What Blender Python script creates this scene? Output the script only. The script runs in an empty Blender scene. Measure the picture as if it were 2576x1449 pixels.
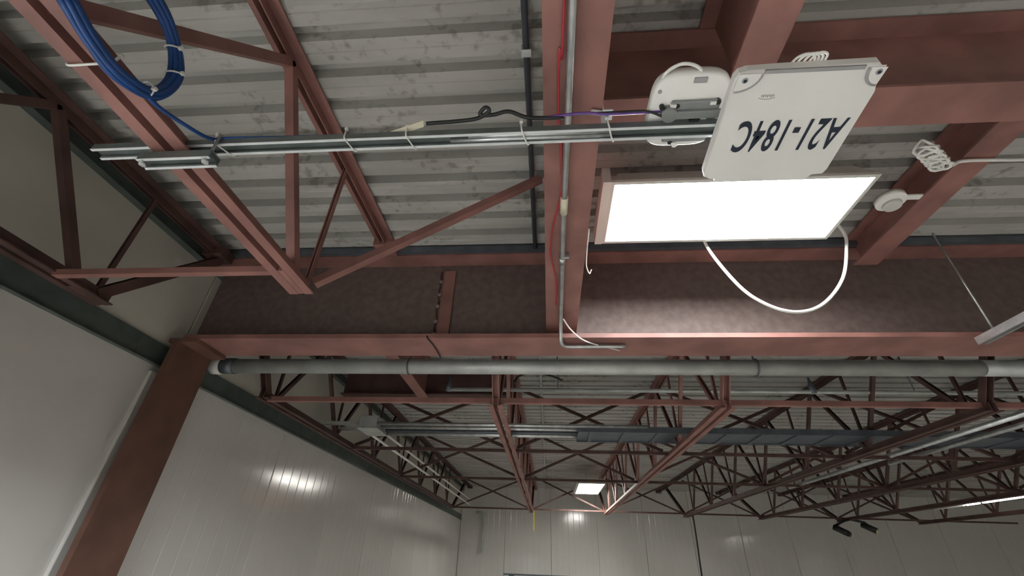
import bpy, math, random
from mathutils import Vector as V, Matrix, Euler
random.seed(7)
S = bpy.context.scene
COL = S.collection
CZ = 4.2            # height of the lens above the floor; every z below is measured from the lens

# ------------------------------------------------------------------ camera
def rz(t): return Matrix.Rotation(t, 3, 'Z')
def rx(t): return Matrix.Rotation(t, 3, 'X')
cam_d = bpy.data.cameras.new('camera')
cam = bpy.data.objects.new('camera', cam_d); COL.objects.link(cam)
cam_d.sensor_fit = 'HORIZONTAL'; cam_d.sensor_width = 36.0
cam_d.lens = 1083.74 / 2576 * 36.0
cam_d.clip_start = 0.02; cam_d.clip_end = 200
cam.location = (0, 0, CZ)
cam.rotation_euler = (rz(0.093583) @ rx(math.pi/2 + 0.56745) @ rz(0.038875)).to_euler()
S.camera = cam

# ------------------------------------------------------------------ world, exposure
w = bpy.data.worlds.new('world'); S.world = w; w.use_nodes = True
w.node_tree.nodes['Background'].inputs[0].default_value = (0.5, 0.55, 0.6, 1)
w.node_tree.nodes['Background'].inputs[1].default_value = 0.02
S.view_settings.view_transform = 'Standard'
S.view_settings.look = 'None'
S.view_settings.gamma = 1
S.view_settings.use_curve_mapping = False
S.view_settings.exposure = 1.02
LAMP = 17.5         # radiance of the lit diffusers
LAMP_NEAR = 20.0     # radiance of the fixture beside the sign, set by the lit girder web

# ------------------------------------------------------------------ materials
MATS = {}
def mat(name, col, rough=0.5, metal=0.0, var=0.12, scale=6.0, col2=None, bump=0.0, emis=0.0, spec=0.5, stretch=(1,1,1), detail=5.0):
    m = bpy.data.materials.new(name); m.use_nodes = True
    n = m.node_tree.nodes; l = m.node_tree.links
    b = n['Principled BSDF']
    b.inputs['Roughness'].default_value = rough
    b.inputs['Metallic'].default_value = metal
    b.inputs['Specular IOR Level'].default_value = spec
    tc = n.new('ShaderNodeTexCoord'); mp = n.new('ShaderNodeMapping'); mp.inputs['Scale'].default_value = stretch
    l.new(tc.outputs['Object'], mp.inputs[0])
    nz = n.new('ShaderNodeTexNoise'); nz.inputs['Scale'].default_value = scale; nz.inputs['Detail'].default_value = detail
    l.new(mp.outputs[0], nz.inputs['Vector'])
    rp = n.new('ShaderNodeValToRGB')
    c2 = col2 or tuple(c*(1-var) for c in col)
    c1 = col if col2 else tuple(min(1, c*(1+var)) for c in col)
    rp.color_ramp.elements[0].position = 0.35; rp.color_ramp.elements[0].color = (*c2, 1)
    rp.color_ramp.elements[1].position = 0.65; rp.color_ramp.elements[1].color = (*c1, 1)
    l.new(nz.outputs['Fac'], rp.inputs[0]); l.new(rp.outputs[0], b.inputs['Base Color'])
    if bump:
        bp = n.new('ShaderNodeBump'); bp.inputs['Strength'].default_value = bump; bp.inputs['Distance'].default_value = 0.01
        l.new(nz.outputs['Fac'], bp.inputs['Height']); l.new(bp.outputs[0], b.inputs['Normal'])
    if emis:
        b.inputs['Emission Color'].default_value = (1, 0.97, 0.9, 1); b.inputs['Emission Strength'].default_value = emis
    MATS[name] = m
    return m
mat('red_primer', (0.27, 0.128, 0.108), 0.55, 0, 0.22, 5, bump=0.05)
mat('red_primer_dusty', (0.165, 0.122, 0.112), 0.6, 0, 0.2, 22, col2=(0.125, 0.088, 0.08), bump=0.08)
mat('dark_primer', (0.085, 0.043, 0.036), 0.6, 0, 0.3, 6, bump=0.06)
mat('deck_paint', (0.50, 0.49, 0.465), 0.5, 0.0, 0.1, 3, col2=(0.38, 0.37, 0.345), stretch=(0.5, 1.6, 1), bump=0.03)
mat('panel_white', (0.66, 0.65, 0.62), 0.15, 0, 0.03, 1.2, spec=1.0)
mat('panel_upper', (0.62, 0.60, 0.53), 0.45, 0, 0.05, 2.0)
mat('galv_dark', (0.10, 0.125, 0.115), 0.45, 0.2, 0.15, 9)
mat('galv', (0.55, 0.57, 0.57), 0.32, 0.85, 0.15, 20)
mat('galv_strut', (0.72, 0.74, 0.74), 0.28, 0.8, 0.1, 25)
mat('pipe_grey', (0.46, 0.48, 0.46), 0.42, 0.35, 0.15, 7, bump=0.04)
mat('conduit_dark', (0.13, 0.145, 0.17), 0.45, 0.5, 0.15, 9)
mat('white_plastic', (0.83, 0.82, 0.79), 0.4, 0, 0.03, 4)
mat('white_cable', (0.80, 0.80, 0.76), 0.45, 0, 0.04, 8)
mat('grey_plastic', (0.22, 0.23, 0.23), 0.5, 0, 0.1, 12)
mat('ink', (0.012, 0.022, 0.042), 0.5, 0, 0.1, 10)
mat('logo_grey', (0.36, 0.36, 0.36), 0.5, 0, 0.1, 10)
mat('blue_cable', (0.010, 0.065, 0.25), 0.42, 0, 0.15, 20)
mat('red_wire', (0.42, 0.035, 0.05), 0.4, 0, 0.1, 10)
mat('purple_wire', (0.14, 0.06, 0.28), 0.4, 0, 0.1, 10)
mat('black_cable', (0.012, 0.013, 0.014), 0.5, 0, 0.2, 10)
mat('yellow_strap', (0.42, 0.33, 0.04), 0.6, 0, 0.1, 10)
mat('label_cream', (0.62, 0.58, 0.44), 0.6, 0, 0.05, 10)
mat('concrete', (0.60, 0.585, 0.555), 0.5, 0, 0.1, 1.5)
mat('wall_plain', (0.60, 0.58, 0.54), 0.6, 0, 0.05, 1.0)
mat('roof_board', (0.16, 0.16, 0.15), 0.8, 0, 0.1, 2)
mat('housing', (0.62, 0.62, 0.58), 0.4, 0.1, 0.05, 5)
mat('lamp_glow', (0.9, 0.9, 0.88), 0.5, 0, 0.0, 1, emis=LAMP)
mat('lamp_glow_near', (0.9, 0.9, 0.88), 0.5, 0, 0.0, 1, emis=LAMP_NEAR)
MATS['lamp_glow_near'].node_tree.nodes['Principled BSDF'].inputs['Emission Color'].default_value = (0.97, 0.97, 0.96, 1)
mat('side_fill_glow', (0.9, 0.9, 0.88), 0.5, 0, 0.0, 1, emis=110.0)  # glow of the added unseen lamp that brightens the lower left wall
MATS['side_fill_glow'].node_tree.nodes['Principled BSDF'].inputs['Emission Color'].default_value = (0.95, 0.98, 1, 1)
mat('lamp_glow_far', (0.9, 0.9, 0.88), 0.5, 0, 0.0, 1, emis=19.0)
mat('zinc_and_glint', (0.72, 0.75, 0.76), 0.35, 0.25, 0.06, 25)  # clamp finish, also the painted highlight on the strut lips
mat('zinc_shaded', (0.20, 0.225, 0.22), 0.45, 0.5, 0.15, 18)  # zinc with the strut's shadow side put into the colour
mat('slot_shade', (0.10, 0.12, 0.115), 0.5, 0.4, 0.2, 12)  # dark tone that paints the shade inside the strut slots
mat('column_primer', (0.14, 0.068, 0.048), 0.6, 0, 0.2, 4, bump=0.05)
mat('rust_spot', (0.09, 0.035, 0.02), 0.8, 0, 0.3, 20)
mat('weld', (0.30, 0.27, 0.25), 0.5, 0.3, 0.3, 30)
mat('green_paint', (0.03, 0.14, 0.09), 0.5, 0, 0.1, 8)

# water spots and grime on the deck: a stain pattern of its own multiplied into the paint
_m = MATS['deck_paint'].node_tree; _n, _l = _m.nodes, _m.links
_b = _n['Principled BSDF']; _src = _b.inputs['Base Color'].links[0].from_socket
_tc = _n.new('ShaderNodeTexCoord')
_nz = _n.new('ShaderNodeTexNoise'); _nz.inputs['Scale'].default_value = 22; _nz.inputs['Detail'].default_value = 3
_big = _n.new('ShaderNodeTexNoise'); _big.inputs['Scale'].default_value = 2.2; _big.inputs['Detail'].default_value = 2
_l.new(_tc.outputs['Object'], _nz.inputs['Vector']); _l.new(_tc.outputs['Object'], _big.inputs['Vector'])
_mul = _n.new('ShaderNodeMath'); _mul.operation = 'MULTIPLY'; _l.new(_nz.outputs['Fac'], _mul.inputs[0]); _l.new(_big.outputs['Fac'], _mul.inputs[1])
_rp = _n.new('ShaderNodeValToRGB'); _rp.color_ramp.elements[0].position = .30; _rp.color_ramp.elements[0].color = (1,1,1,1)
_rp.color_ramp.elements[1].position = .40; _rp.color_ramp.elements[1].color = (.62,.60,.56,1)
_l.new(_mul.outputs[0], _rp.inputs[0])
_mx = _n.new('ShaderNodeMix'); _mx.data_type = 'RGBA'; _mx.blend_type = 'MULTIPLY'; _mx.inputs[0].default_value = 1.0
_l.new(_src, _mx.inputs[6]); _l.new(_rp.outputs[0], _mx.inputs[7]); _l.new(_mx.outputs[2], _b.inputs['Base Color'])

# ------------------------------------------------------------------ mesh helpers (all coordinates lens-relative)
class MB:
    def __init__(s): s.v = []; s.f = []; s.sm = []
    def add(s, vs, fs, smooth=False):
        o = len(s.v); s.v += [V(p) for p in vs]; s.f += [tuple(i+o for i in f) for f in fs]; s.sm += [smooth]*len(fs)
        return s
    def box(s, a, b):
        x0,y0,z0 = [min(p,q) for p,q in zip(a,b)]; x1,y1,z1 = [max(p,q) for p,q in zip(a,b)]
        return s.add([(x0,y0,z0),(x1,y0,z0),(x1,y1,z0),(x0,y1,z0),(x0,y0,z1),(x1,y0,z1),(x1,y1,z1),(x0,y1,z1)],
              [(0,3,2,1),(4,5,6,7),(0,1,5,4),(1,2,6,5),(2,3,7,6),(3,0,4,7)])
    def prism(s, prof, a, b, u, v):
        a, b, u, v = V(a), V(b), V(u), V(v); n = len(prof)
        vs = [a+u*p+v*q for p,q in prof]+[b+u*p+v*q for p,q in prof]
        fs = [(i,(i+1)%n,n+(i+1)%n,n+i) for i in range(n)]+[tuple(range(n-1,-1,-1)), tuple(range(n,2*n))]
        return s.add(vs, fs)
    def tube(s, path, r, n=8, cap=True):
        P = [V(p) for p in path]; rings = []
        t0 = (P[1]-P[0]).normalized(); up = V((0,0,1)) if abs(t0.z) < 0.9 else V((1,0,0))
        nrm = (up - t0*up.dot(t0)).normalized()
        for i,p in enumerate(P):
            t = (P[min(i+1,len(P)-1)]-P[max(i-1,0)]).normalized()
            nrm = (nrm - t*nrm.dot(t)).normalized(); bn = t.cross(nrm)
            rr = r[i] if isinstance(r,(list,tuple)) else r
            rings.append([p+(nrm*math.cos(k*2*math.pi/n)+bn*math.sin(k*2*math.pi/n))*rr for k in range(n)])
        vs = [q for R_ in rings for q in R_]; fs = []
        for i in range(len(P)-1):
            for k in range(n): fs.append((i*n+k, i*n+(k+1)%n, (i+1)*n+(k+1)%n, (i+1)*n+k))
        s.add(vs, fs, True)
        if cap:
            o = len(s.v)-len(vs); s.f += [tuple(o+k for k in range(n-1,-1,-1)), tuple(o+(len(P)-1)*n+k for k in range(n))]; s.sm += [False, False]
        return s
    def disc(s, c, r, h, axis=(0,0,1), n=20, r2=None):
        c = V(c); a = V(axis).normalized(); return s.tube([c, c+a*h], [r, r2 if r2 is not None else r], n)
    def build(s, name, m, parent=None, origin=None, bevel=0.0):
        if origin is None:
            lo = V([min(v[i] for v in s.v) for i in range(3)]); hi = V([max(v[i] for v in s.v) for i in range(3)])
            o = V(((lo.x+hi.x)/2, (lo.y+hi.y)/2, lo.z))
        else: o = V(origin)
        me = bpy.data.meshes.new(name)
        me.from_pydata([v-o for v in s.v], [], s.f); me.update()
        me.polygons.foreach_set('use_smooth', s.sm)
        me.materials.append(MATS[m])
        ob = bpy.data.objects.new(name, me); COL.objects.link(ob)
        ob['_o'] = list(o)
        if parent is not None:
            ob.parent = parent; ob.location = o - V(parent['_o'])
        else: ob.location = o + V((0,0,CZ))
        if bevel:
            bv = ob.modifiers.new('bevel','BEVEL'); bv.width = bevel; bv.segments = 2; bv.limit_method = 'ANGLE'
        return ob
def tag(o, label, cat, group=None):
    o['label'] = label; o['category'] = cat
    if group: o['group'] = group
    return o
def thing(name, label, cat, o, group=None):
    e = bpy.data.objects.new(name, None); COL.objects.link(e); e.empty_display_size = 0.1
    e['_o'] = list(o); e.location = V(o)+V((0,0,CZ)); return tag(e, label, cat, group)
def struct(o): o['kind'] = 'structure'; return o
def smooth_path(pts, k=8):
    P = [V(p) for p in pts]; Q = [P[0]*2-P[1]]+P+[P[-1]*2-P[-2]]; out = []
    for i in range(1, len(Q)-2):
        a,b,c,d = Q[i-1:i+3]
        for j in range(k):
            t = j/k
            out.append(0.5*((2*b)+(c-a)*t+(2*a-5*b+4*c-d)*t*t+(3*b-a-3*c+d)*t**3))
    return out+[P[-1]]
def Lprof(a, b, t): return [(0,0),(a,0),(a,t),(t,t),(t,b),(0,b)]
def Iprof(wd, h, tf, tw):   # v from 0 (bottom) to h
    return [(-wd/2,0),(wd/2,0),(wd/2,tf),(tw/2,tf),(tw/2,h-tf),(wd/2,h-tf),(wd/2,h),(-wd/2,h),(-wd/2,h-tf),(-tw/2,h-tf),(-tw/2,tf),(-wd/2,tf)]
X, Y, Z = V((1,0,0)), V((0,1,0)), V((0,0,1))
def lerp(a, b, t): return V(a)*(1-t)+V(b)*t

# ------------------------------------------------------------------ the setting
XW, YF, ZD, ZF = -2.27, 12.5, 1.70, -CZ
XR, YB = 13.0, -7.0
struct(MB().box((XW-.25,YB-.2,ZF-.2),(XR+.2,YF+.25,ZF)).build('floor','concrete'))
ceil = struct(MB().box((XW-.25,YB-.2,ZD+.06),(XR+.2,YF+.25,ZD+.2)).build('ceiling','roof_board'))
pitch, dep = 0.15, 0.05
prof1 = [(0,0),(.044,0),(.047,.003),(.050,0),(.093,0),(.101,dep),(.141,dep)]
y = YB; k = 0
base = 0.768 - 0.075
y0 = base - pitch*6*math.ceil((base-YB)/(pitch*6))
while y0 < YF:
    n = 6; y1 = y0
    ps = []
    for i in range(n):
        for (a,b) in prof1: ps.append((y0+i*pitch+a, ZD+b))
    ps.append((y0+n*pitch, ZD)); ps.append((y0+n*pitch+.022, ZD-.001))      # side lap
    ps = [(min(a,YF),b) for a,b in ps if a <= YF+.1 and a >= YB-1]
    if len(ps) > 2:
        vs = [(XW,a,b) for a,b in ps]+[(XR,a,b) for a,b in ps]; m_ = len(ps)
        fs = [(i,i+m_,i+1+m_,i+1) for i in range(m_-1)]
        MB().add(vs, fs).build('deck_sheet','deck_paint',ceil)
    y0 += n*pitch
# left wall: slab, insulated panels below the ledge, plain boards above it
wl = struct(MB().box((XW-.25,YB,ZF),(XW-.03,YF,ZD+.06)).build('wall_left','wall_plain'))
def wall_panel(parent, ya, yb, za, zb, m, flute=True, plane='x', at=XW, sgn=1):
    g, d, nfl = .007, .0022, 8
    ps = [(ya+.003,-.02),(ya+.003,-.006),(ya+.009,0)]
    if flute:
        st = (yb-ya)/nfl
        for i in range(1, nfl):
            c = ya+i*st; ps += [(c-g,0),(c-.0008,-d),(c+.0008,-d),(c+g,0)]
    ps += [(yb-.009,0),(yb-.003,-.006),(yb-.003,-.02)]
    n = len(ps)
    if plane == 'x': vs = [(at+sgn*h,p,za) for p,h in ps]+[(at+sgn*h,p,zb) for p,h in ps]
    else: vs = [(p,at+sgn*h,za) for p,h in ps]+[(p,at+sgn*h,zb) for p,h in ps]
    fs = [(i,i+1,i+1+n,i+n) for i in range(n-1)]
    if (plane == 'x') : fs = [f[::-1] for f in fs]
    return MB().add(vs, fs).build('wall_panel', m, parent)
PW = 1.16
ya = 3.674 - PW*9
while ya < YF-.01:
    yb = min(ya+PW, YF)
    wall_panel(wl, max(ya,YB), yb, ZF, .93, 'panel_white', yb > 2.6)
    ya = yb
for a,b in ((YB,-2.2),(-2.2,2.31),(2.31,6.2),(6.2,YF)):
    wall_panel(wl, a, b, .93, ZD-.005, 'panel_upper', False)
MB().box((XW-.005,2.172,ZF),(XW+.02,2.235,.86)).build('joint_cover','panel_white',wl,bevel=.004)
wb = struct(MB().box((XW-.25,YF+.03,ZF),(XR+.2,YF+.25,ZD+.06)).build('wall_back','wall_plain'))
xa = XW
while xa < XR-.01:
    xb = min(xa+PW, XR); wall_panel(wb, xa, xb, ZF, ZD, 'panel_white', True, 'y', YF, -1); xa = xb
struct(MB().box((XR,YB,ZF),(XR+.2,YF,ZD+.06)).build('wall_right','wall_plain'))
struct(MB().box((XW-.25,YB-.2,ZF),(XR+.2,YB,ZD+.06)).build('wall_front','wall_plain'))
# galvanised ledge strips along the left wall
def ledge(name, ya, yb, za, zb, leg, seams):
    r = None
    ys = [ya]+[q for q in seams if ya < q < yb]+[yb]
    for i in range(len(ys)-1):
        m_ = MB(); a, b = ys[i], ys[i+1]-.002
        m_.prism([(0,0),(leg,0),(leg,.004),(.012,.004),(.012,zb-za),(0,zb-za)], (XW+.001,a,za), (XW+.001,b,za), X, Z)
        if r is None: r = struct(m_.build(name,'galv_dark'))
        else: m_.build('ledge_length','galv_dark',r)
    return r
ledge('trim_1', YB, 2.285, .895, 1.02, .03, (-4,-1,2.02))
ledge('trim_2', 2.315, YF, .895, 1.02, .03, (5.5,8.6))
ledge('trim_3', YB, YF, 1.60, ZD-.002, .05, (-2,2.3,7))

# ------------------------------------------------------------------ girder, column, beams
GY, GZ = 2.30, 1.062
g = thing('roof_girder','deep rust red steel girder spanning the room above the grey pipe','girder',(0,GY,GZ))
MB().prism([(-.125,0),(.125,0),(.125,.026),(-.125,.026)], (-2.16,GY,GZ), (9,GY,GZ), Y, Z).build('bottom_flange','red_primer',g)
MB().prism([(-.125,0),(.125,0),(.125,.02),(-.125,.02)], (-2.25,GY,1.648), (9,GY,1.648), Y, Z).build('top_flange','red_primer',g)
MB().prism([(-.006,0),(.006,0),(.006,.56),(-.006,.56)], (-2.2,GY,GZ+.026), (9,GY,GZ+.026), Y, Z).build('web','red_primer_dusty',g)
sp = MB().box((-.66,GY-.018,1.10),(-.585,GY-.006,1.60)).build('splice_plate','red_primer',g,bevel=.003)
for i in range(5):
    z = 1.52-i*.095+random.uniform(-.01,.01)
    MB().disc((-.675,GY-.006,z),.013,-.012,(0,1,0),6).build('bolt','weld',sp)
w_ = MB()
w_.tube([(-.678+random.uniform(-.006,.006),GY-.008,1.6-i*.03) for i in range(16)],[.005+.004*random.random() for i in range(16)],6)
w_.build('weld_bead','rust_spot',sp)
MB().box((-2.1,2.145,1.655),(9,2.172,1.698)).build('deck_edge_angle','conduit_dark',g)
for x_ in (3.1,):
    MB().box((x_-.006,GY-.12,GZ+.026),(x_+.006,GY-.006,1.648)).build('stiffener','red_primer',g)

c = thing('wall_column','rust red steel column against the white left wall','column',(-2.2,GY,ZF))
MB().prism([(-.145,0),(.145,0),(.145,.034),(-.145,.034)], (-2.194,GY,ZF), (-2.194,GY,1.035), Y, X).build('inner_flange','column_primer',c)
MB().box((-2.268,GY-.008,ZF),(-2.194,GY+.008,1.035)).build('web','column_primer',c)
MB().box((-2.235,GY-.135,1.036),(-2.06,GY+.135,1.061)).build('cap_plate','column_primer',c)

def ibeam(name, label, a, b, wd, h, tf=.013, tw=.009, m='red_primer', across=None, group=None):
    a, b = V(a), V(b); t = thing(name, label, 'beam', a, group)
    u = across
    MB().prism([(-wd/2,0),(wd/2,0),(wd/2,tf),(-wd/2,tf)], a, b, u, Z).build('bottom_flange',m,t)
    MB().prism([(-wd/2,h-tf),(wd/2,h-tf),(wd/2,h),(-wd/2,h)], a, b, u, Z).build('top_flange',m,t)
    MB().prism([(-tw/2,tf),(tw/2,tf),(tw/2,h-tf),(-tw/2,h-tf)], a, b, u, Z).build('web',m,t)
    return t
B = ibeam('roof_beam','wide red beam carrying the conduit and red wire, framing into the girder', (.085,-4,1.14), (.085,GY-.012,1.14), .175, .545, across=X)
MB().box((.07,GY-.06,1.2),(.082,GY-.006,1.5)).build('clip_angle','red_primer',B)
E_ = ibeam('header_beam','red cross beam high behind the white sign panel and access point', (.176,.943,1.28), (9,.943,1.28), .145, .412, .012, .008, across=Y)
C_ = ibeam('roof_beam','short pinkish red beam running up to the cross beam above the sign', (.633,-4,1.28), (.633,.869,1.28), .119, .412, .012, .008, across=X)
D_ = ibeam('roof_purlin','shallow dark red purlin right of the lit fixture under the deck', (1.845,1.02,1.52), (1.845,GY-.13,1.52), .13, .172, .01, .008, across=X)

# ------------------------------------------------------------------ joists
def joist(name, label, x, yb0, yb1, yt0, yt1, bpts, tpts, zb=.91, zt=1.62, leg=.038, gap=.027, m='red_primer', wsz=.036, verts=(), enddiag=(), group=None, extra=None):
    t = thing(name, label, 'joist', (x, yb0, zb), group)
    for s in (-1, 1):
        MB().prism(Lprof(leg, leg*1.5, .006), (x+s*gap/2,yb0,zb), (x+s*gap/2,yb1,zb), X*s, Z).build('bottom_chord_angle',m,t)
        MB().prism(Lprof(.048, .048, .006), (x+s*.011,yt0,zt+.07), (x+s*.011,yt1,zt+.07), X*s, -Z).build('top_chord_angle',m,t)
    def web(p, q, sz=wsz, nm='web_member'):
        p, q = V(p), V(q); d = (q-p).normalized(); side = X; up = side.cross(d).normalized()
        MB().prism([(-sz/2,-sz/2),(sz/2,-sz/2),(sz/2,sz/2),(sz/2-.006,sz/2),(sz/2-.006,-sz/2+.006),(-sz/2+.006,-sz/2+.006),(-sz/2+.006,sz/2),(-sz/2,sz/2)], p, q, side, up).build(nm,m,t)
    seq = sorted([(yy,0) for yy in bpts]+[(yy,1) for yy in tpts])
    for (ya,ka),(yb_,kb) in zip(seq, seq[1:]):
        if ka == kb: continue
        web((x,ya,zt+.045 if ka else zb+.03), (x,yb_,zt+.045 if kb else zb+.03))
    for yy in verts: web((x,yy,zb+.03),(x,yy,zt+.05), .02, 'vertical_rod')
    for p,q in enddiag: web((x,p[0],p[1]),(x,q[0],q[1]), .05, 'end_diagonal')
    MB().box((x-.012,yb1-.17,zb),(x+.012,yb1-.004,zb+.032)).build('filler_plate',m,t)
    MB().box((x-.06,yt1-.12,zt-.004+.022),(x+.06,yt1,zt+.076)).build('bearing_seat',m,t) if extra != 'noseat' else None
    return t
joist('roof_joist','red open web joist with clamped strut below, nearest the camera', -1.01, -4, 1.45, -4, GY-.14, (-2.0,-.8,.36,1.36), (-1.4,-.2,.9), verts=(1.455,))
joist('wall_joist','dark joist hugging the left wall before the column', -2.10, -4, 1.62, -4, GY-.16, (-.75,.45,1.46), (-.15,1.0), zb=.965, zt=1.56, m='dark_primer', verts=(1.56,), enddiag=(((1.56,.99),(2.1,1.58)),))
FB = (2.97,3.1,4.2,5.3,6.4,7.5,8.6,9.7); FT = (3.65,4.75,5.85,6.95,8.05,9.15)
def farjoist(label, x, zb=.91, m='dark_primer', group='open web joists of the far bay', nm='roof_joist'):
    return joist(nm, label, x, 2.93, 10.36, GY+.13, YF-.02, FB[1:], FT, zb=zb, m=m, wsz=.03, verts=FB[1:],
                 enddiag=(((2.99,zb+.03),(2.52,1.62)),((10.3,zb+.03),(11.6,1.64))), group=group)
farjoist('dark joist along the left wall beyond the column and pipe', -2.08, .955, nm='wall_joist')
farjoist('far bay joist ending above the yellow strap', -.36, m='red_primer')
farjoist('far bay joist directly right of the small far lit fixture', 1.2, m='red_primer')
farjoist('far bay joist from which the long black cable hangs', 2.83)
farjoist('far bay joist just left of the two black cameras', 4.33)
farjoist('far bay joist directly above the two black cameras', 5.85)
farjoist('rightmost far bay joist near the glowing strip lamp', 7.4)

# bridging
def angle_bar(name, label, a, b, leg=.035, m='red_primer', group=None, cat='brace', parent=None):
    a, b = V(a), V(b); d = (b-a).normalized()
    u = Y - d*Y.dot(d); u.normalize(); v = d.cross(u); v = v if v.z > 0 else -v
    mb = MB().prism(Lprof(leg, leg, .005), a, b, u, v)
    if parent is not None: return mb.build(name, m, parent)
    return tag(mb.build(name, m), label, cat, group)
angle_bar('bridging_angle','short red bridging angle from wall joist to nearest joist', (-2.06,1.34,.95), (-1.05,1.34,.95), .028)
angle_bar('bridging_angle','long red diagonal brace rising from nearest joist to the conduit beam', (-.965,1.44,.955), (-.01,1.5,1.60), .034)
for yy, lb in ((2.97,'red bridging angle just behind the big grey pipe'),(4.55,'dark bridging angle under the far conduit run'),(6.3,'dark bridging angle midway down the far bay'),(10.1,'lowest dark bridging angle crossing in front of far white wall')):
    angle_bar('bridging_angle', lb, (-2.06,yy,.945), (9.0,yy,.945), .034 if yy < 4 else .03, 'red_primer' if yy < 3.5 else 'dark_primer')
JX = (-2.08,-.36,1.2,2.83,4.33,5.85,7.4)
for yy, lb in ((4.55,'crossed bridging angles above the far conduit run'),(6.3,'crossed bridging angles midway down the far bay'),(10.3,'crossed bridging angles closest to the far white wall')):
    for i in range(len(JX)-1):
        a, b = JX[i]+.05, JX[i+1]-.05
        t = thing('cross_brace', 'X of '+lb+', '+('first','second','third','fourth','fifth','sixth')[i]+' gap from left wall', 'brace', ((a+b)/2,yy,.95), lb)
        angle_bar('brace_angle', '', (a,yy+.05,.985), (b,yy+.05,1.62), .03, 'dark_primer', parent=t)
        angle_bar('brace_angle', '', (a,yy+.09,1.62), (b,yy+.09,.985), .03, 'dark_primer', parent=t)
# small framing in the far bay, upper left
ibeam('header_beam','dark cross beam tucked above the far left bridging', (-2.05,4.1,1.36), (-.40,4.1,1.36), .12, .32, m='dark_primer', across=Y)
ibeam('roof_beam','short red beam seen under the pipe left of far joist', (-1.2,GY+.13,1.32), (-1.2,4.04,1.32), .1, .36, across=X)

# ------------------------------------------------------------------ lit fixtures
def fixture(name, label, x0, x1, y0, y1, z, h, rods, group=None, glow='lamp_glow'):
    t = thing(name, label, 'light', ((x0+x1)/2,(y0+y1)/2,z), group)
    i = .045
    hb = MB().add([(x0,y0,z),(x1,y0,z),(x1,y1,z),(x0,y1,z),(x0+i,y0+i,z+h),(x1-i,y0+i,z+h),(x1-i,y1-i,z+h),(x0+i,y1-i,z+h)],
             [(4,5,6,7),(0,1,5,4),(1,2,6,5),(2,3,7,6),(3,0,4,7)]).build('housing','housing',t)
    f = .016
    fr = MB()
    for a,b in (((x0,y0,z-.012),(x1,y0+f,z+.002)),((x0,y1-f,z-.012),(x1,y1,z+.002)),((x0,y0+f,z-.012),(x0+f,y1-f,z+.002)),((x1-f,y0+f,z-.012),(x1,y1-f,z+.002))): fr.box(a,b)
    fr.build('frame','housing',t)
    MB().box((x0+f,y0+f,z-.009),(x1-f,y1-f,z-.003)).build('diffuser',glow,t)
    MB().box((x0-.035,y0-.003,z-.013),(x0,y1+.003,z+.075)).build('end_cap','housing',t)
    for (px,py) in rods: MB().tube([(px,py,z+h),(px,py,ZD+.02)],.003,6).build('hanger_wire','galv',t)
    return t
fixture('highbay_light','large rectangular lit fixture glowing white beside the sign panel', .285, 1.375, 1.338, 1.758, 1.40, .09, ((.42,1.55),(1.24,1.55)), glow='lamp_glow_near')
fixture('highbay_light','small far lit fixture glowing in front of the far wall', .56, 1.06, 8.8, 10.2, 1.30, .09, ((.8,9.0),(.8,10.0)), glow='lamp_glow_far')
fixture('highbay_light','added unseen fill light behind the viewpoint over the open floor', .3, 1.4, -4.3, -3.9, .55, .09, ((.5,-4.1),(1.2,-4.1)))  # this and the following out-of-view fixtures are added for upward bounce light
fixture('highbay_light','added unseen fill light to the far right of the viewpoint over the open floor', 6.0, 7.1, 1.3, 1.72, .55, .09, ((6.2,1.5),(6.9,1.5)))
fixture('highbay_light','added unseen fill light behind and right of the viewpoint over the floor', 6.0, 7.1, -4.3, -3.9, .55, .09, ((6.2,-4.1),(6.9,-4.1)))
fixture('highbay_light','added unseen lamp close behind the viewpoint, brightening the left wall', -1.6, -.5, -.8, -.4, .35, .09, ((-1.3,-.6),(-.7,-.6)), glow='side_fill_glow')  # strong lamp added out of view to light the lower left wall
fixture('highbay_light','added unseen fill light close behind the viewpoint towards the right', 2.9, 4.0, -2.4, -2.0, .55, .09, ((3.1,-2.2),(3.8,-2.2)))
fixture('highbay_light','added unseen fill light at the distant right wall beside the far bay', 10.2, 11.3, 3.3, 3.7, .55, .09, ((10.4,3.5),(11.1,3.5)))
# strip lamp at the far right
t = thing('strip_lamp','long glowing strip lamp at the right edge near far wall','light',(6.52,7.6,1.0))
MB().box((6.47,6.4,1.02),(6.57,8.7,1.06)).build('housing','housing',t)
for a,b in ((6.45,6.95),(7.0,7.7),(7.76,8.0),):
    MB().tube([(6.52,a,1.0),(6.52,b,1.0)],.016,10).build('tube','lamp_glow',t)
MB().tube([(6.52,8.05,1.0),(6.52,8.66,1.0)],.016,10).build('unlit_tube','white_plastic',t)
for yy in (6.6,8.5): MB().tube([(6.52,yy,1.06),(6.52,yy,ZD)],.004,6).build('hanger_wire','galv',t)

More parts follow.
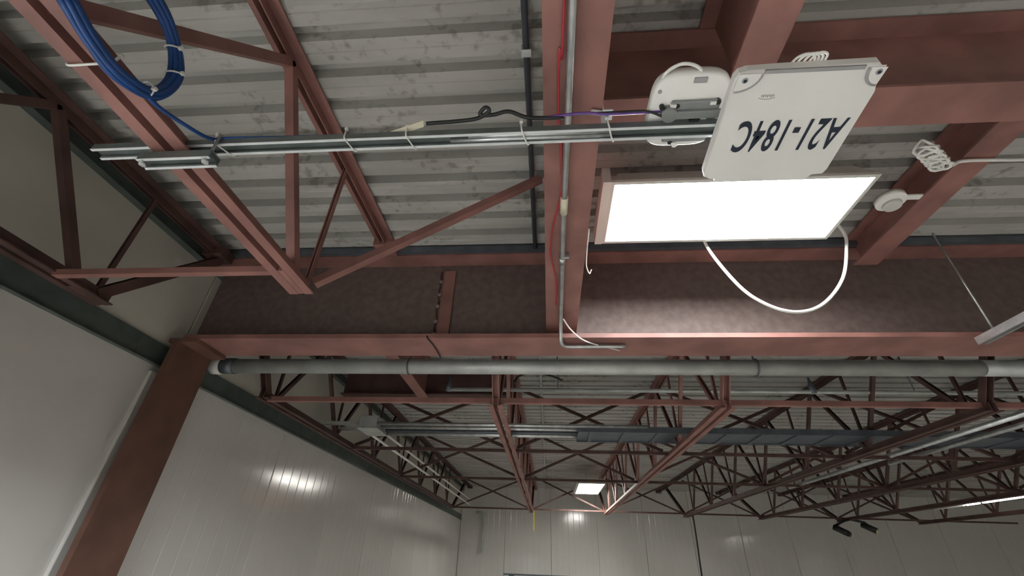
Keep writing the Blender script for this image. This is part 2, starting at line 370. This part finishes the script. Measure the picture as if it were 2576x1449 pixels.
# ------------------------------------------------------------------ strut and what hangs on it
SZ, SY0, SY1 = .94, .719, .757
def channel(x0, x1, y0, y1, z0, h, lip=.009, tk=.0025):
    yc = (y0+y1)/2; wd = (y1-y0)/2
    pr = [(-wd,0),(-wd+lip,0),(-wd+lip,.006),(-wd+lip-tk,.006),(-wd+lip-tk,tk),(-wd+tk,tk),(-wd+tk,h-tk),(wd-tk,h-tk),(wd-tk,tk),(wd-lip+tk,tk),(wd-lip+tk,.006),(wd-lip,.006),(wd-lip,0),(wd,0),(wd,h),(-wd,h)]
    return MB().prism(pr, (x0,yc,z0), (x1,yc,z0), Y, Z)
st = thing('strut_channel','long galvanised strut channel from the nearest joist to the sign panel','strut',(-.4,.738,SZ))
channel(-1.27,.46,SY0,SY1,SZ,.020,lip=.0075).build('channel','zinc_shaded',st)
for a_ in (SY0-.0006, SY1-.0068): MB().box((-1.2705,a_,SZ-.0022),(.4605,a_+.0074,SZ-.0002)).build('lip','zinc_and_glint',st)  # bright strips painting the light caught along the lips
MB().box((-1.268,SY0+.003,SZ+.0095),(.458,SY1-.003,SZ+.0172)).build('slot_shade_strip','slot_shade',st)  # dark fill standing for the shade within the slot
MB().tube([(-.25,.744,SZ+.006),(.17,.744,SZ+.006)],.006,8).build('inner_rod','galv',st)
MB().tube([(-.2,.733,SZ+.006),(.17,.733,SZ+.006)],.005,8).build('inner_rod','galv',st)
sc = thing('clamp_strut','short galvanised strut clamped under the nearest joist','strut',(-.97,.716,.868))
channel(-1.075,-.872,.699,.735,.866,.026,lip=.0075).build('channel','zinc_shaded',sc)
for a_ in (.6984, .7282): MB().box((-1.0755,a_,.8638),(-.8715,a_+.0074,.8658)).build('lip','zinc_and_glint',sc)  # painted highlight on the short strut's lips
MB().box((-1.073,.702,.876),(-.874,.732,.8895)).build('slot_shade_strip','slot_shade',sc)  # slot shade of the short strut, put in as a dark box
for x_ in (-1.063,-.886):
    MB().tube([(x_,.711,.862),(x_,.711,.966)],.004,8).build('threaded_rod','galv',sc)
    MB().disc((x_,.711,.8555),.009,.008,n=6).build('nut','galv',sc)
    MB().box((x_-.006,.70,.862),(x_+.006,.712,.868)).build('washer','galv',sc)
def tie(label, pts, m='white_cable', r=.0022):
    o = thing('cable_tie', label, 'cable tie', pts[0]); MB().tube(smooth_path(pts,6), r, 6).build('strap', m, o)
    p = V(pts[0]); MB().box(p-V((.004,.004,.003)), p+V((.004,.004,.005))).build('head', m, o); return o
for x_, lb in ((-.53,'white cable tie on strut between both joist chords'),(-.362,'white cable tie on strut around the cream tag'),(-.057,'white cable tie on strut beside the deck conduit'),(.165,'white cable tie on strut beside the access point')):
    tie(lb, [(x_-.003,SY0-.004,SZ+.034),(x_-.002,SY0-.005,SZ+.012),(x_,SY0-.003,SZ-.003),(x_+.006,.738,SZ-.004),(x_+.014,SY1+.002,SZ-.003),(x_+.016,SY1+.004,SZ+.02)])
tie('white cable tie binding the blue cable end to the strut', [(-.9,SY0-.006,SZ+.03),(-.898,SY0-.006,SZ+.01),(-.893,SY0-.002,SZ-.003),(-.883,.738,SZ-.004),(-.872,SY1+.002,SZ-.002),(-.871,SY1+.004,SZ+.02)])
tg = thing('cable_tag','cream tag lying along the top edge of the strut','tag',(-.365,.712,SZ+.03))
MB().add([(-.412,.722,SZ+.026),(-.318,.7,SZ+.036),(-.318,.712,SZ+.026),(-.395,.733,SZ+.022),(-.412,.722,SZ+.028),(-.318,.7,SZ+.038),(-.318,.712,SZ+.028),(-.395,.733,SZ+.024)],[(0,1,2,3),(7,6,5,4),(0,4,5,1),(1,5,6,2),(2,6,7,3),(3,7,4,0)]).build('tag_sleeve','label_cream',tg)
tag(MB().tube(smooth_path([(-.31,.705,SZ+.03),(-.22,.70,SZ+.028),(-.17,.695,SZ+.03),(-.14,.68,SZ+.036),(-.15,.672,SZ+.04),(-.165,.688,SZ+.034),(-.13,.69,SZ+.034),(-.09,.684,SZ+.036),(-.04,.70,SZ+.03),(.05,.703,SZ+.028)],6),.005,6).build('black_cable','black_cable'),'knotted black cable running along the top of the strut','cable')
tag(MB().tube(smooth_path([(.0,.702,SZ+.03),(.1,.695,SZ+.032),(.16,.70,SZ+.03),(.24,.70,SZ+.03),(.30,.70,SZ+.033)],6),.0035,6).build('purple_wire','purple_wire'),'thin purple wire along the strut near the access point','wire')
cl = thing('beam_clamp','small galvanised clamp on the edge of the conduit beam','clamp',(.17,.81,1.12))
MB().tube([(.139,.805,1.13),(.178,.812,1.13)],.008,10).build('bolt','zinc_and_glint',cl)
MB().prism(Lprof(.03,.035,.004),(.172,.80,1.128),(.172,.835,1.128),X,Z).build('jaw','zinc_and_glint',cl)
MB().box((.168,.818,1.085),(.182,.824,1.13)).build('tongue','zinc_and_glint',cl)

# access point
def squircle(cx, cy, a, b, p=4.0, n=40):
    out = []
    for i in range(n):
        t = 2*math.pi*i/n; c_, s_ = math.cos(t), math.sin(t)
        out.append((cx+a*math.copysign(abs(c_)**(2/p),c_), cy+b*math.copysign(abs(s_)**(2/p),s_)))
    return out
ap = thing('access_point','white rounded wireless access point held above the strut beside the sign','access point',(.355,.71,.972))
mb = MB(); n = 40; rings = []
for sc_, dz in ((.0,0),(.93,0),(.985,.004),(1.0,.012),(1.0,.022),(.96,.036),(.84,.046),(.5,.052),(.0,.053)):
    rings.append([(a,b,.972+dz) for a,b in squircle(.357,.708,.094*max(sc_,.001),.104*max(sc_,.001))])
vs = [p for r in rings for p in r]
fs = [(i*n+k,i*n+(k+1)%n,(i+1)*n+(k+1)%n,(i+1)*n+k) for i in range(len(rings)-1) for k in range(n)]
mb.add(vs,fs,True).build('shell','white_plastic',ap)
br = MB().box((.312,.668,.962),(.432,.79,.972)).build('mounting_bracket','grey_plastic',ap,bevel=.006)
MB().box((.318,.690,.952),(.44,.712,.963)).build('bracket_rib','grey_plastic',br,bevel=.003)
MB().disc((.312,.70,.95),.019,.02,n=20).build('mounting_knob','grey_plastic',br)
for p in ((.292,.684),(.328,.680),(.424,.674),(.335,.79),(.43,.783)):
    MB().disc((p[0],p[1],.9605),.006,.012,n=12).build('screw_hole','black_cable',br)
for p in ((.318,.679),(.412,.675),(.345,.793),(.40,.716)):
    MB().box((p[0]-.007,p[1]-.004,.9595),(p[0]+.007,p[1]+.004,.972)).build('bracket_slot','white_plastic',br)
MB().box((.365,.712,.951),(.388,.720,.962)).build('port','black_cable',br)
MB().disc((.28,.645,.970),.005,.005,n=12).build('screw','logo_grey',ap)
MB().box((.353,.612,.968),(.384,.626,.976)).build('vent_tab','logo_grey',ap,bevel=.002)
MB().disc((.355,.812,.978),.008,.012,n=12).build('lock_tab','white_plastic',ap)
MB().tube(smooth_path([(.280,.640,.985),(.288,.606,.985),(.315,.587,.985),(.345,.589,.985),(.368,.604,.985),(.37,.63,1.0)],8),.0042,8).build('cable_loop','white_cable',ap)
tag(MB().tube(smooth_path([(.06,.70,SZ+.034),(.2,.697,SZ+.033),(.26,.697,SZ+.030),(.30,.703,SZ+.012)],6),.003,6).build('patch_lead','black_cable'),'short black lead plugged into the access point','cable')

# sign panel (flat antenna enclosure) seen from below
SG = .90
sg = thing('sign_panel','white square panel lettered A21-184C in front of the lit fixture','sign',(.575,.71,SG))
out = [(.447,.868),(.462,.868),(.464,.878),(.702,.878),(.712,.862),(.738,.86),(.742,.845),(.728,.62),(.7195,.600),(.712,.598),(.712,.592),(.7165,.588),(.712,.566),(.700,.5565),(.50,.5585),(.437,.5605),(.421,.566),(.415,.578),(.4165,.62),(.426,.845),(.432,.86)]
n = len(out)
cx_, cy_ = .575, .71
inn = [(cx_+(a-cx_)*.985, cy_+(b-cy_)*.985) for a,b in out]
vs = [(a,b,SG) for a,b in inn]+[(a,b,SG+.005) for a,b in out]+[(a,b,SG+.024) for a,b in out]
fs = [tuple(range(n-1,-1,-1)), tuple(range(2*n,3*n))]+[(i,(i+1)%n,n+(i+1)%n,n+i) for i in range(n)]+[(n+i,n+(i+1)%n,2*n+(i+1)%n,2*n+i) for i in range(n)]
MB().add(vs,fs).build('enclosure','white_plastic',sg)
def corner(cx, cy, sx, a, b):
    mb = MB(); N = 8; pts = [(cx,cy)]
    for i in range(N+1):
        t = i/N*math.pi/2; pts.append((cx+sx*a*math.cos(t), cy+b*math.sin(t)))
    m_ = len(pts); vs = [(p,q,SG-.006) for p,q in pts]+[(p,q,SG+.001) for p,q in pts]
    fs = [tuple(range(m_)), tuple(range(2*m_-1,m_-1,-1))]+[(i,(i+1)%m_,m_+(i+1)%m_,m_+i) for i in range(m_)]
    o = mb.add(vs,fs).build('corner_tab','white_plastic',sg,bevel=.0015)
    MB().tube([(p,q,SG-.0045) for p,q in pts[1:]],.003,6).build('tab_edge','logo_grey',o)
    return o
c1 = corner(.419,.564,1,.047,.04); c2 = corner(.713,.562,-1,.032,.04)
for cc,(px,py) in ((c1,(.4335,.5765)),(c2,(.702,.5705))):
    MB().disc((px,py,SG-.0075),.0065,.003,n=16).build('washer','logo_grey',cc)
    MB().disc((px,py,SG-.009),.0035,.003,n=12).build('screw','ink',cc)
MB().box((.47,.5575,SG-.0035),(.672,.5655,SG+.001)).build('edge_lip','logo_grey',sg)
def text_mesh(body, parent, name, m, x_right, x_left, ya, yb, z, shear=0.0):
    cu = bpy.data.curves.new(name,'FONT'); cu.body = body; cu.extrude = 0.0; cu.size = 1; cu.offset = 0.016; cu.space_character = 1.12
    tmp = bpy.data.objects.new('tmp', cu); COL.objects.link(tmp)
    bpy.context.view_layer.update()
    me = bpy.data.meshes.new_from_object(tmp.evaluated_get(bpy.context.evaluated_depsgraph_get()))
    bpy.data.objects.remove(tmp)
    xs = [v.co.x for v in me.vertices]; ys = [v.co.y for v in me.vertices]
    x0,x1,y0_,y1_ = min(xs),max(xs),min(ys),max(ys)
    mb = MB()
    vs = []
    for v in me.vertices:
        tx = (v.co.x-x0)/(x1-x0); ty = (v.co.y-y0_)/(y1_-y0_)
        vs.append((x_right+(x_left-x_right)*tx+shear*ty, ya+(yb-ya)*ty, z))
    fs = [tuple(p.vertices) for p in me.polygons]
    k = len(vs)
    vs += [(a,b,c_+.0008) for a,b,c_ in vs]
    mb.add(vs, fs)
    return mb.build(name, m, parent)
text_mesh('A21-184C', sg, 'lettering', 'ink', .712, .466, .684, .776, SG-.0012, .004)
lg = MB()
for i in range(7):
    xx = .512-i*.0042; lg.box((xx-.0012,.617,SG-.0008),(xx+.0012,.6215+.002*(i%2),SG+.0005))
lg.tube([(.517-i*.0032,.6245+.004*math.sin(i/11*math.pi),SG) for i in range(12)],.0009,5)
lg.build('maker_mark','logo_grey',sg)
MB().box((.44,.72,SG+.024),(.475,.757,SZ+.002)).build('mount_bracket','galv',sg)
lw = thing('cable_coil','coil of thin white cable peeking over the near edge of sign','cable',(.57,.565,.925))
for i in range(4):
    o_ = .014*i
    MB().tube(smooth_path([(.535+o_,.60,.93),(.535+o_,.57,.932+.003*i),(.545+o_*.9,.553-.002*i,.934),(.565+o_*.8,.547,.934),(.58+o_*.55,.556,.932),(.575+o_*.5,.58,.93),(.55+o_,.60,.93)],6),.0028,6).build('strand','white_cable',lw)

# cables around the big fixture
tag(MB().tube(smooth_path([(.80,1.70,1.49),(.815,1.8,1.41),(.907,1.8,1.17),(1.004,1.8,1.054),(1.129,1.8,1.005),(1.263,1.8,1.045),(1.40,1.8,1.186),(1.485,1.8,1.374),(1.495,1.79,1.46),(1.45,1.775,1.56),(1.38,1.75,1.69)],8),.0075,10).build('drop_cable','white_cable'),'white cable hanging in a deep loop below the big lit fixture','cable')
co = thing('cable_bundle','tangled bundle of white cable hanging right of the lit fixture','cable',(1.62,1.35,1.48))
pts = []
for i in range(260):
    t = i/259; a = t*2*math.pi*15
    pts.append((1.545+.135*t+.026*math.cos(a)+.012*math.sin(2.3*a), 1.29+.10*t+.028*math.sin(a), 1.49-.02*math.sin(a*1.3)))
MB().tube(pts,.006,6).build('tangle','white_cable',co)
MB().tube(smooth_path([(1.66,1.385,1.485),(1.69,1.408,1.48),(1.74,1.40,1.495),(1.80,1.39,1.508),(2.1,1.40,1.512),(2.6,1.40,1.512),(3.2,1.40,1.52)],8),.0075,8).build('tail','white_cable',co)
dt = thing('smoke_detector','small white round detector beside the purlin right of the fixture','detector',(1.635,1.625,1.47))
MB().disc((1.635,1.625,1.525),.062,-.026,n=28).build('base','white_plastic',dt)
MB().disc((1.648,1.642,1.499),.040,-.016,n=24,r2=.035).build('sensor_cap','housing',dt)
MB().box((1.62,1.61,1.525),(1.842,1.64,1.533)).build('mount_strap','white_plastic',dt)

# conduits, wires on the beam
cd = thing('conduit','thin grey conduit running along under the wide red beam','conduit',(.07,1.4,1.12))
MB().tube(smooth_path([(.072,-3,1.126),(.071,.5,1.126),(.070,1.24,1.126),(.074,1.7,1.124),(.076,2.02,1.118),(.077,2.13,1.095),(.078,2.18,1.055)],6)+smooth_path([(.082,2.21,1.044),(.10,2.24,1.043),(.14,2.25,1.043),(.25,2.25,1.044),(.44,2.25,1.044)],6),.0115,10).build('tube','galv',cd)
MB().tube([(.0705,1.15,1.126),(.0702,1.235,1.126)],.0145,12).build('coupling','label_cream',cd)
MB().tube([(.0715,1.52,1.126),(.072,1.56,1.126)],.0145,12).build('coupling','galv',cd)
MB().box((.072,1.50,1.115),(.10,1.515,1.139)).build('clip','galv',cd)
tag(MB().tube(smooth_path([(.055,-1,1.133),(.051,.5,1.132),(.042,.62,1.13),(.043,.80,1.13),(.056,.97,1.13),(.057,1.15,1.13),(.030,1.32,1.128),(.022,1.5,1.13),(.044,1.66,1.13),(.052,1.8,1.13),(.050,1.93,1.126)],8),.0035,6).build('red_wire','red_wire'),'loose red wire beside the conduit under the wide beam','wire')
tag(MB().tube(smooth_path([(.09,2.05,1.112),(.13,2.12,1.085),(.2,2.18,1.05),(.30,2.25,1.048),(.42,2.32,1.05)],8),.004,6).build('white_wire','white_cable'),'thin white wire from the conduit to the girder flange','wire')
tag(MB().tube(smooth_path([(.176,1.36,1.15),(.178,1.50,1.145),(.185,1.62,1.15),(.205,1.70,1.165),(.215,1.69,1.18)],8),.0028,6).build('white_wire','white_cable'),'short curled white wire at the right edge of the wide beam','wire')
cd2 = thing('deck_conduit','dark conduit along the underside of the deck beside the wide beam','conduit',(-.06,4,1.66))
MB().tube([(-.066,-4,1.675),(-.066,2.16,1.675)],.013,10).build('tube','conduit_dark',cd2)
MB().tube([(-.066,2.45,1.675),(-.066,YF-.02,1.675)],.013,8).build('tube','pipe_grey',cd2)
MB().box((-.085,.9,1.662),(-.047,.93,1.70)).build('strap','galv',cd2)
tag(MB().tube(smooth_path([(-.68,2.175,1.075),(-.672,2.17,1.055),(-.66,2.26,1.055),(-.655,2.38,1.054),(-.652,2.43,1.05)],6),.004,6).build('black_wire','black_cable'),'short black wire lying across the girder flange','wire')

# blue data cable coil on the nearest joist
bc = thing('blue_cable_coil','coil of bright blue data cable tied to the nearest joist','cable',(-.94,.44,.88))
BX = -.928
loop = [(a*1.031,b*1.031) for a,b in ((.331,.873),(.395,.853),(.466,.846),(.537,.891),(.546,.978),(.496,1.048),(.421,1.077),(.33,1.06),(.27,.98),(.28,.91))]
lc = (sum(a for a,b in loop)/10, sum(b for a,b in loop)/10)
offs = [(0,0)]+[(.0105*math.cos(q),.0105*math.sin(q)) for q in [k*math.pi/3.5 for k in range(7)]]
for i,(dx,dr) in enumerate(offs):
    pp_ = []
    for k,(a,b) in enumerate(loop+[loop[0]]):
        v = V((a-lc[0], b-lc[1])); v = v*(1+dr/v.length); pp_.append((BX+dx+.002*math.sin(3*k+i), lc[0]+v.x, lc[1]+v.y))
    MB().tube(smooth_path(pp_,6),.0062,8).build('strand','blue_cable',bc)
MB().tube(smooth_path([(BX+.01,.50,.888),(-.93,.57,.90),(-.918,.64,.918),(-.905,.705,.945),(-.86,.722,.964),(-.6,.73,.967),(-.1,.733,.967)],8),.0052,8).build('tail','blue_cable',bc)
for (k,f_) in ((4,.75),(4,.05),(2,.75)):
    a0, a1 = loop[k], loop[k+1]; p_ = (a0[0]*(1-f_)+a1[0]*f_, a0[1]*(1-f_)+a1[1]*f_)
    d = V((0,a1[0]-a0[0],a1[1]-a0[1])).normalized(); u = X; v = d.cross(u)
    tt = MB(); tt.tube([V((BX,p_[0],p_[1]))+(u*math.cos(q/14*2*math.pi)+v*math.sin(q/14*2*math.pi))*.0175 for q in range(15)],.0022,6)
    e_ = V((BX+.0185,p_[0],p_[1])); tt.box(e_-V((.004,.004,.004)), e_+V((.006,.004,.004)))
    tt.build('cable_tie','white_cable',bc)
tie('white cable tie wrapped around the nearest joist and blue coil', [(-.945,.468,.93),(-.951,.468,.91),(-.96,.468,.904),(-1.01,.468,.903),(-1.06,.468,.905),(-1.066,.468,.93)], r=.003)

# ------------------------------------------------------------------ pipes and runs beyond the girder
pp = thing('main_pipe','thick grey pipe running below the girder','pipe',(0,2.6,1.01))
MB().tube([(-2.2,2.6,1.062),(2.55,2.6,1.062)],.048,20).build('pipe_length','pipe_grey',pp)
MB().tube([(2.56,2.6,1.062),(9,2.6,1.062)],.048,20).build('pipe_length','pipe_grey',pp)
MB().tube([(-2.268,2.6,1.062),(-2.19,2.6,1.062)],.056,20).build('wall_collar','white_plastic',pp)
MB().tube([(-2.19,2.6,1.062),(-2.10,2.6,1.062)],.053,20).build('coupling','conduit_dark',pp)
for x_ in (1.28,-.9,3.9):
    ring = [(x_,2.6+.052*math.cos(q/16*2*math.pi),1.062+.052*math.sin(q/16*2*math.pi)) for q in range(17)]
    h_ = MB().tube(ring,.005,6).build('hanger_ring','conduit_dark',pp)
    MB().tube([(x_,2.6,1.114),(x_,2.6,ZD)],.006,6).build('hanger_rod','conduit_dark',h_)
sp_ = thing('sprinkler_pipe','slim grey sprinkler line crossing behind the thick pipe','pipe',(1,3.9,1.35))
MB().tube([(-.93,3.9,1.365),(8,3.9,1.365)],.019,12).build('pipe_length','pipe_grey',sp_)
for x_ in (-.93,2.35):
    MB().tube([(x_,3.9,1.35),(x_,3.9,1.42),(x_,3.9,1.44),(x_,3.9,1.50)],[.028,.028,.016,.008],10).build('sprinkler_head','conduit_dark',sp_)
for x_ in (.1,3.2): MB().tube([(x_,3.9,1.384),(x_,3.9,ZD)],.005,6).build('hanger_rod','conduit_dark',sp_)
tag(MB().tube(smooth_path([(-.30,3.8,1.40),(-.26,3.8,1.46),(-.12,3.8,1.50),(.05,3.8,1.46),(.14,3.8,1.42)],6),.01,8).build('black_cable','black_cable'),'black cable arching over the slim sprinkler line','cable')
for i,(yy,r_,m_) in enumerate(((4.0,.017,'galv'),(4.12,.02,'galv'),(4.26,.016,'conduit_dark'),(4.36,.026,'galv'))):
    tag(MB().tube([(-1.6,yy,1.066),(.9,yy,1.066)],r_,10).build('conduit',m_), ['nearest','second','third','farthest thick'][i]+' conduit of the four running beyond the sprinkler line','conduit')
tr = thing('cable_tray','dark cable tray crossing the far bay right of centre','tray',(3,4.1,1.03))
for yy in (4.02,4.40): MB().box((.28,yy-.006,1.018),(7,yy+.006,1.068)).build('side_rail','conduit_dark',tr)
for i in range(22): MB().box((.38+i*.3,4.026,1.02),(.42+i*.3,4.394,1.03)).build('rung','conduit_dark',tr)
MB().box((.28,4.026,1.031),(7,4.394,1.036)).build('tray_floor','conduit_dark',tr)
jb = thing('junction_box','grey junction box at the left end of the far conduits','box',(-1.66,4.15,1.03))
MB().box((-1.78,4.0,1.03),(-1.6,4.3,1.14)).build('body','pipe_grey',jb,bevel=.006)
MB().box((-1.79,3.995,1.02),(-1.59,4.305,1.03)).build('cover','pipe_grey',jb)
for yy,lb in ((4.05,'upper short strut joining wall and far junction box'),(4.25,'lower short strut joining wall and far junction box')):
    tag(channel(-2.22,-1.8,yy-.02,yy+.02,1.06,.03).build('wall_strut','galv_strut'),lb,'strut')
for dx,dz,lb in ((0,.07,'upper'),(.0,-.03,'lower')):
    tag(MB().tube([(-1.75,4.3,1.09+dz-.03),(-1.75,10.6,1.09+dz)],.014,8).build('wall_conduit','white_plastic'), lb+' of two pale conduits running along the left wall','conduit')
tag(MB().tube([(3.24,3.1,.975),(3.24,6.6,.975)],.022,10).build('pale_conduit','galv'),'pale conduit receding right of the third far joist','conduit')
tag(MB().tube([(3.52,2.7,.99),(3.52,5.0,.99)],.02,10).build('pale_conduit','galv'),'short pale conduit at the right edge of the far bay','conduit')
ws = thing('strut_channel','pale strut channel poking in at the right below girder','strut',(2.18,1.9,1.0))
channel_pts = [(-.02,0),(-.011,0),(-.011,.006),(-.0175,.006),(-.0175,.035),(.0175,.035),(.0175,.006),(.011,.006),(.011,0),(.02,0),(.02,.038),(-.02,.038)]
MB().prism(channel_pts,(2.18,.6,1.0),(2.18,2.14,1.0),X,Z).build('channel','galv_strut',ws)
MB().tube([(2.18,1.0,1.03),(2.18,1.0,ZD)],.005,6).build('threaded_rod','galv',ws)
MB().tube([(2.18,2.05,1.03),(2.18,2.05,1.648)],.005,6).build('threaded_rod','galv',ws)
# hanging cables, far wall items
tag(MB().tube(smooth_path([(2.84,10.0,.95),(2.885,10.0,.9),(2.88,10.0,.4),(2.87,10.02,-.2),(2.86,10.02,-2.5)],6),.017,8).build('drop_cable','black_cable'),'long black cable dropping from far joist past the white wall','cable')
tag(MB().box((-.318,9.99,.56),(-.29,10.0,.92)).build('hanging_strap','yellow_strap'),'short yellow strap hanging below far joist','strap')
hp = tag(MB().tube(smooth_path([(-1.86,12.44,1.07),(-1.75,12.40,1.06),(-1.68,12.40,1.0),(-1.665,12.40,.85),(-1.665,12.40,.19)],6),.025,8).build('hooked_pipe','pipe_grey'),'thin hooked grey pipe on the far wall near corner','pipe')
rk = thing('rack_beam','dark rail with green end at the very bottom before far wall','rail',(-.3,12.2,-.25))
MB().box((-1.08,12.15,-.245),(.5,12.22,-.215)).build('rail','conduit_dark',rk)
MB().box((-.95,12.12,-3.9),(-.83,12.25,-.245)).build('upright','green_paint',rk)
MB().box((.36,12.12,-3.9),(.46,12.25,-.245)).build('upright','green_paint',rk)
MB().box((-.99,12.08,ZF),(-.79,12.29,-3.9)).build('foot','green_paint',rk)
MB().box((.31,12.08,ZF),(.51,12.29,-3.9)).build('foot','green_paint',rk)
def camera_thing(label, x, z, m2):
    t = thing('security_camera', label, 'camera', (x,9.9,z))
    MB().tube([(5.86,9.97,.93),((5.86+x)/2,9.95,.90),(x-.05,9.93,z+.12),(x,9.9,z+.06)],.022,8).build('arm','black_cable',t)
    b_ = MB().tube([(x-.08,9.98,z+.09),(x+.06,9.82,z-.03)],.055,14).build('body','black_cable',t)
    MB().tube([(x+.055,9.826,z-.026),(x+.075,9.80,z-.045)],.045,14).build('lens_ring',m2,b_)
camera_thing('left black camera hanging under the far joist', 5.6, .70, 'black_cable')
camera_thing('right black camera with pale lens ring under the far joist', 6.13, .76, 'label_cream')
